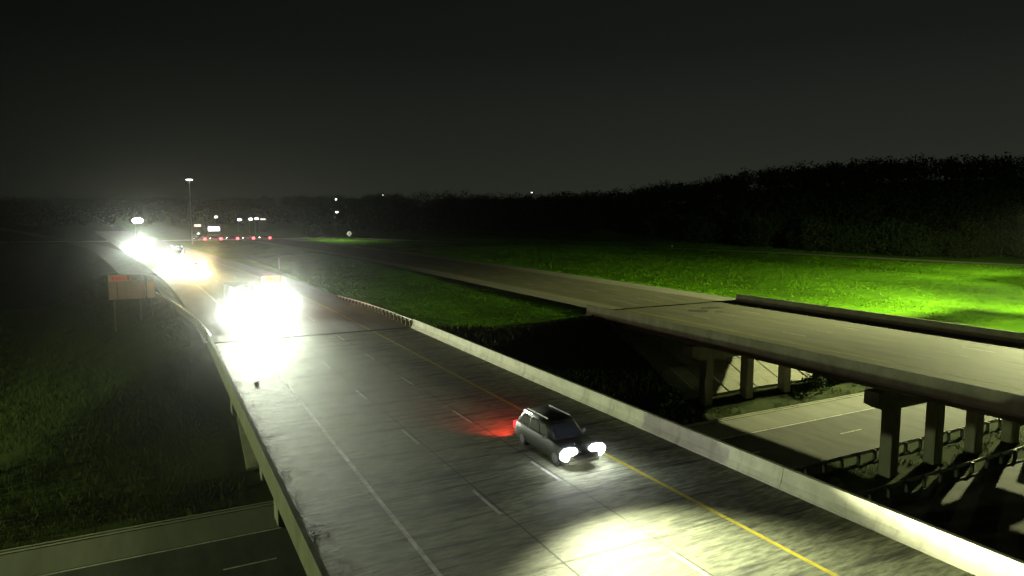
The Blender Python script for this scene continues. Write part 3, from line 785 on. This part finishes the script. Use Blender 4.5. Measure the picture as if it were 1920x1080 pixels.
# ------------------------------------------------------------------ signs
Y0 = 92.0
def sign_at(name, label, panels, posts):
    pts = [p for p in panels]
    cx = sum((p[0] + p[1]) / 2 for p in pts) / len(pts)
    gz = GZ_(cx, Y0)
    e = empty(name, (cx, Y0, gz), label, 'road sign')
    for (x0, x1, z0, z1, m, nm) in panels:
        MB().bbox(x0, x1, Y0 - .04, Y0 + .04, z0, z1, .012).build(nm, m, e)
    for (x, zt) in posts:
        MB().box(x - .07, x + .07, Y0 + .045, Y0 + .2, GZ_(x, Y0) - .5, zt).build('post', M['dark_steel'], e)
    return e
s1 = sign_at('guide_sign', 'wide brownish guide sign with a smaller red lettered panel on its top', [(-4.66, -2.32, 3.30, 4.14, M['sign_top'], 'upper_panel'), (-4.68, -0.90, 1.20, 3.27, M['sign_back'], 'main_panel')], [(-4.2, 3.9), (-1.5, 3.2)])
MB().box(-3.86, -3.74, Y0 - .055, Y0 - .041, 1.22, 3.2).build('stiffener', M['dark_steel'], s1)
MB().box(-4.66, -2.32, Y0 - .055, Y0 - .041, 4.06, 4.13).build('border', M['sign_pale'], s1)
for i, (x, w) in enumerate([(-4.30, .16), (-4.06, .12), (-3.86, .2), (-3.60, .18), (-3.36, .12), (-3.16, .14), (-2.98, .1)]):
    MB().box(x, x + w, Y0 - .056, Y0 - .041, 3.42, 3.88).build('letter_stroke', M['sign_red'], s1)
MB().box(-2.68, -2.60, Y0 - .056, Y0 - .041, 3.45, 3.98).build('numeral_stroke', M['black'], s1)
s2 = sign_at('route_sign', 'narrow pale sign panel at the right end beside the wide sign', [(-.74, .10, 1.22, 3.34, M['sign_pale'], 'panel')], [(-.32, 3.1)])
MB().box(-.52, -.02, Y0 - .055, Y0 - .041, 2.45, 3.15).build('orange_patch', mat('faded_orange', (.36, .19, .07), .6), s2)
# diamond sign
P = far_pt(655, 438, 328)
gz = GZ_(P[0], P[1])
e = empty('diamond_sign', (P[0], P[1], gz), 'white diamond warning sign with a black arrow standing by the ramp', 'road sign')
ang = R(-14)
def dia(r, th, y, m, nm, sx=1.0):
    pts = [(0, -r), (r, 0), (0, r), (-r, 0)]
    MB().rings([[(P[0] + a * math.cos(ang) * sx, P[1] + y + a * math.sin(ang) * sx, P[2] + b) for a, b in pts], [(P[0] + a * math.cos(ang) * sx, P[1] + y + th + a * math.sin(ang) * sx, P[2] + b) for a, b in pts]]).build(nm, m, e)
dia(1.35, .05, 0, M['sign_white'], 'panel')
MB().rings([[(P[0] + a, P[1] + y, P[2] + b) for a, b in ((-.14, -.5), (.22, -.5), (.1, .1), (.24, .1), (-.12, .6), (-.38, .1), (-.2, .1))] for y in (-.03, -.012)]).build('arrow', M['black'], e)
MB().tube((P[0], P[1] + .12, gz - .4), (P[0], P[1] + .12, P[2] + .9), .06).build('post', M['galv'], e)
# delineators and small posts
def delineator(x, y, label, h=1.2, m='sign_white', w=.16):
    z = GZ_(x, y)
    e = empty('delineator_post', (x, y, z), label, 'marker post', 'marker posts on the grass')
    MB().box(x - .05, x + .05, y - .02, y + .02, z - .2, z + h).build('post', M['galv'], e)
    MB().box(x - w, x + w, y - .045, y - .022, z + h - .45, z + h).build('reflector', M[m], e)
P = far_pt(1021, 493, 150); delineator(P[0], P[1], 'white marker post standing in the lit grass by the far carriageway', 1.3, w=.2)
P = far_pt(1260, 463, 240); delineator(P[0], P[1], 'tiny marker sign on the ramp verge below the wood', 1.4, w=.4)
P = far_pt(523, 490, 150); delineator(P[0], P[1], 'thin tall marker post in the dark median', 3.0, m='dark_steel', w=.05)

# ------------------------------------------------------------------ vegetation
def quads(C_, S, rng, upright=False):
    """random leaf-like quads about centres C_ (n,3), sizes S"""
    n = len(C_)
    a = rng.normal(size=(n, 3)); a /= np.linalg.norm(a, axis=1)[:, None]
    b = rng.normal(size=(n, 3)); b -= a * (a * b).sum(1)[:, None]; b /= np.linalg.norm(b, axis=1)[:, None]
    a *= S[:, None] * .5; b *= (S * rng.uniform(.5, .9, n))[:, None] * .5
    v = np.stack([C_ - a - b * .4, C_ - a * .1 - b, C_ + a + b * .3, C_ + b], 1).reshape(-1, 3)
    return v
def mesh_quads(name, v, m):
    me = bpy.data.meshes.new(name)
    n = len(v) // 4
    me.vertices.add(len(v)); me.vertices.foreach_set('co', v.astype(np.float32).ravel())
    me.loops.add(n * 4); me.loops.foreach_set('vertex_index', np.arange(n * 4, dtype=np.int32))
    me.polygons.add(n); me.polygons.foreach_set('loop_start', np.arange(0, n * 4, 4, dtype=np.int32))
    me.update(calc_edges=True)
    me.materials.append(m)
    return me
def crown_pts(n, h, w, rng):
    lobes = [(0, 0, h * .52, w * .5, h * .42), (0, 0, h * .22, w * .46, h * .2)]
    for k in range(7):
        a = rng.uniform(0, 2 * math.pi); rr = w * rng.uniform(.22, .42)
        lobes.append((rr * math.cos(a), rr * math.sin(a), h * rng.uniform(.15, .82), w * rng.uniform(.18, .3), h * rng.uniform(.12, .2)))
    out = []
    wts = np.array([l[3] ** 2 for l in lobes]); wts /= wts.sum()
    for l, c in zip(lobes, rng.multinomial(n, wts)):
        d = rng.normal(size=(c, 3)); d /= np.linalg.norm(d, axis=1)[:, None]
        rr = rng.uniform(.45, 1.08, c) ** .6
        out.append(np.stack([l[0] + d[:, 0] * rr * l[3], l[1] + d[:, 1] * rr * l[3], l[2] + d[:, 2] * rr * l[4]], 1))
    return np.concatenate(out)
tree_proto = []
for k in range(7):
    rng = np.random.default_rng(100 + k)
    h = rng.uniform(11, 15); w = h * rng.uniform(.62, .85)
    c = crown_pts(1700, h, w, rng)
    me = mesh_quads('crown', quads(c, rng.uniform(.4, .95, len(c)), rng), M['leaf'])
    mb = MB().tube((0, 0, -.6), (0.1, 0, h * .35), .28, .2, 8).tube((.1, 0, h * .35), (-.2, .2, h * .75), .2, .06, 6)
    for j in range(4):
        a = j * 1.6 + k
        mb.tube((.05, 0, h * (.3 + .07 * j)), (w * .32 * math.cos(a), w * .32 * math.sin(a), h * (.5 + .08 * j)), .1, .03, 5)
    tm = bpy.data.meshes.new('trunk'); tm.from_pydata(mb.v, [], mb.f); tm.materials.append(M['bark']); tm.update()
    tree_proto.append((me, tm))
def tree(x, y, s, label, group, k):
    e = empty('broadleaf_tree', (x, y, GZ_(x, y) - .1), label, 'tree', group)
    e.rotation_euler.z = rnd.uniform(0, 6.28)
    e.scale = (s, s, s * rnd.uniform(.9, 1.12))
    for nm, me in zip(('crown', 'trunk'), tree_proto[k % 7]):
        o = bpy.data.objects.new(nm, me); COL.objects.link(o); o.parent = e
    return e
nt_ = 0
az = 15.0
while az < 70:
    rb = np.interp(az, [12, 20, 27, 34, 40, 50, 60, 72], [470, 462, 424, 384, 352, 322, 312, 322]) + rnd.uniform(-6, 14)
    x, y = rb * math.sin(R(az)), rb * math.cos(R(az))
    tree(x, y, rnd.uniform(.8, 1.25), 'dark broadleaf tree in the front row of the wood', 'trees along the front of the wood', rnd.randrange(7))
    az += rnd.uniform(.65, 1.15) * 300 / rb
# a paler tree by the ramp, seen at the left end of the wood
P = far_pt(588, 430, 345)
tree(P[0], P[1], 1.05, 'isolated pale round tree left of the diamond sign', None, 2)
# the wood behind, on the hill: reads as one mass
cs, ss = [], []
rng = np.random.default_rng(5)
cnt = 0
while cnt < 2300:
    a = rng.uniform(-12, 74)
    r0 = np.interp(a, [-40, 12, 20, 34, 60, 100], [560, 560, 470, 386, 328, 330])
    r1 = np.interp(a, [-40, 12, 20, 34, 60, 100], [930, 930, 670, 460, 440, 440])
    r = rng.uniform(r0, r1)
    x, y = r * math.sin(R(a)), r * math.cos(R(a))
    z = GZ_(x, y); h = rng.uniform(9, 15.5) * (1.25 if r > 600 else 1); w = h * rng.uniform(.7, 1.0)
    n = 140
    d = rng.normal(size=(n, 3)); d /= np.linalg.norm(d, axis=1)[:, None]
    q = rng.uniform(.5, .98, n)
    cs.append(np.stack([x + d[:, 0] * q * w * .5, y + d[:, 1] * q * w * .5, z + h * .55 + d[:, 2] * q * h * .45], 1))
    ss.append(rng.uniform(.7, 1.5, n))
    cnt += 1
me = mesh_quads('forest', quads(np.concatenate(cs), np.concatenate(ss), rng), M['leaf'])
fo = bpy.data.objects.new('forest', me); COL.objects.link(fo)
tag(fo, 'dark wooded hillside behind the front trees', 'forest', kind='stuff')

def blades(name, label, pts, h, w, m, rng, cat='grass'):
    n = len(pts)
    a = rng.uniform(0, 2 * math.pi, n)
    lean = rng.normal(size=(n, 2)) * .28
    hh = h * rng.uniform(.5, 1.2, n); ww = w * rng.uniform(.6, 1.3, n)
    dx, dy = np.cos(a) * ww, np.sin(a) * ww
    p = pts
    v = np.stack([np.stack([p[:, 0] - dx, p[:, 1] - dy, p[:, 2] - .03], 1), np.stack([p[:, 0] + dx, p[:, 1] + dy, p[:, 2] - .03], 1),
                  np.stack([p[:, 0] + dx * .55 + lean[:, 0] * hh, p[:, 1] + dy * .55 + lean[:, 1] * hh, p[:, 2] + hh], 1),
                  np.stack([p[:, 0] - dx * .35 + lean[:, 0] * hh, p[:, 1] - dy * .35 + lean[:, 1] * hh, p[:, 2] + hh * .85], 1)], 1).reshape(-1, 3)
    me = mesh_quads(name, v, m)
    o = bpy.data.objects.new(name, me); COL.objects.link(o)
    return tag(o, label, cat, kind='stuff')
def scatter(n, x0, x1, y0, y1, rng, keep=None, power=None):
    x = rng.uniform(x0, x1, n); y = rng.uniform(y0, y1, n)
    if keep is not None:
        k = keep(x, y); x, y = x[k], y[k]
    return np.stack([x, y, terrain(x, y)], 1)
rng = np.random.default_rng(21)
def clump(x, y, s=.35):
    return np.sin(x * s + 2.1 * np.sin(y * s * .7)) * np.sin(y * s * .9 + 1.7 * np.sin(x * s * .6))
off_ramp = lambda x, y: (near_path(x, y, RAMP)[0] > 5.2) & (near_path(x, y, WRAMP)[0] > 4.6)
pts = scatter(60000, 70, 250, 60, 260, rng, lambda x, y: (x > 70 + shiftE(y)) & off_ramp(x, y) & (clump(x, y) > -.35 + rng.uniform(-.5, .5, len(x))))
blades('grass', 'bright grass lit by the lamp east of the far bridge', pts, .22, .11, M['blade'], rng)
pts = scatter(26000, 22.8, 46, 64.5, 200, rng, lambda x, y: (x > 23.2 + shiftW(y)) & (x < 45.2 + shiftE(y)))
blades('median_grass', 'dark grass in the median between the two carriageways', pts, .13, .05, M['blade'], rng)
pts = scatter(120000, -40, 3.2, 46.5, 150, rng, lambda x, y: (x < 2.6 + shiftW(y)) & (clump(x, y, .5) > -.5 + rng.uniform(-.4, .4, len(x))))
blades('weeds', 'tall dark weeds on the embankment left of the near bridge', pts, .42, .018, M['weed'], rng, 'weeds')
pts = scatter(9000, -40, 90, 45.6, 50.5, rng, lambda x, y: (clump(x, y, .8) > -.1 + .25 * (y - 46)))
blades('verge_weeds', 'ragged weeds along the far kerb of the cross road', pts, .42, .025, M['weed'], rng, 'weeds')
pts = scatter(9000, 8, 92, 28.2, 32.4, rng, lambda x, y: clump(x, y, 1.1) > .0)
blades('median_tufts', 'ragged grass tufts round the pier columns', pts, .22, .03, M['weed'], rng)
pts = scatter(9000, 22.8, 44, 47, 64, rng)
blades('slope_weeds', 'dark weeds on the slope between the two bridges', pts, .5, .07, M['weed'], rng, 'weeds')
# shrub beside the last column
def shrub(x, y, r, label):
    rng = np.random.default_rng(int(x * 7))
    z = GZ_(x, y)
    e = empty('shrub', (x, y, z), label, 'shrub')
    d = rng.normal(size=(420, 3)); d /= np.linalg.norm(d, axis=1)[:, None]
    q = rng.uniform(.3, 1.1, 420)[:, None]
    c = d * q * np.array([r, r, r * .7]) + np.array([0, 0, r * .55])
    o = bpy.data.objects.new('foliage', mesh_quads('foliage', quads(c, rng.uniform(.15, .4, 420), rng), M['leaf'])); COL.objects.link(o); o.parent = e
    MB().tube((x, y, z - .2), (x, y, z + r), .05, .02, 6).build('stem', M['bark'], e)
shrub(61.0, 48.0, 1.5, 'dark shrub growing at the foot of the paved slope under the far bridge')
shrub(66.5, 49.5, 1.2, 'shrub at the right end of the paved slope under the far bridge')
shrub(41.6, 48.6, 1.6, 'shrub at the left end of the pier columns under the far bridge')
# small dark quads scattered along the near parapet, debris on the deck
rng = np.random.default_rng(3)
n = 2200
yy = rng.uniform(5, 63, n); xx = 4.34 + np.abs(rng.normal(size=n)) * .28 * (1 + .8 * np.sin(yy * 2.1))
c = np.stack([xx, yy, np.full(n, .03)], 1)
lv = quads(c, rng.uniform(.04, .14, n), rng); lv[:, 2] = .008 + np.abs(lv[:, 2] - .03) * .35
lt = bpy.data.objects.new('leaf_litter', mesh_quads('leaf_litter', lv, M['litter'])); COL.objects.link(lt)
tag(lt, 'small dark flecks along the left parapet of the near bridge', 'litter', kind='stuff')
def debris(x, y, s, label):
    r = random.Random(int(x * 100))
    mb = MB()
    ring = lambda k, z: [(x + s * k * (1 + .4 * r.random()) * math.cos(t), y + s * .45 * k * (1 + .4 * r.random()) * math.sin(t), z) for t in np.linspace(0, 6.28, 9, endpoint=False)]
    mb.rings([ring(1, .006), ring(.85, .04), ring(.4, .06)])
    o = mb.build('tyre_scrap', M['tyre'])
    tag(o, label, 'debris')
debris(5.75, 47.8, .16, 'black scrap of tyre lying on the left shoulder of the near bridge')

# ------------------------------------------------------------------ haze (volume added so that the lamps bloom)
m = bpy.data.materials.new('bloom_haze'); m.use_nodes = True
t = m.node_tree
for n in list(t.nodes): t.nodes.remove(n)
o_ = N(t, 'ShaderNodeOutputMaterial'); pv = N(t, 'ShaderNodeVolumePrincipled')
pv.inputs['Color'].default_value = (.92, .94, .95, 1)
pv.inputs['Density'].default_value = HAZE
pv.inputs['Anisotropy'].default_value = .985
t.links.new(pv.outputs[0], o_.inputs['Volume'])
hz = MB().box(-660, 940, -100, 1220, -13, 75).build('haze', m)
tag(hz, kind='stuff')
hz['label'] = 'thin haze added over the whole interchange to make the lamps bloom'
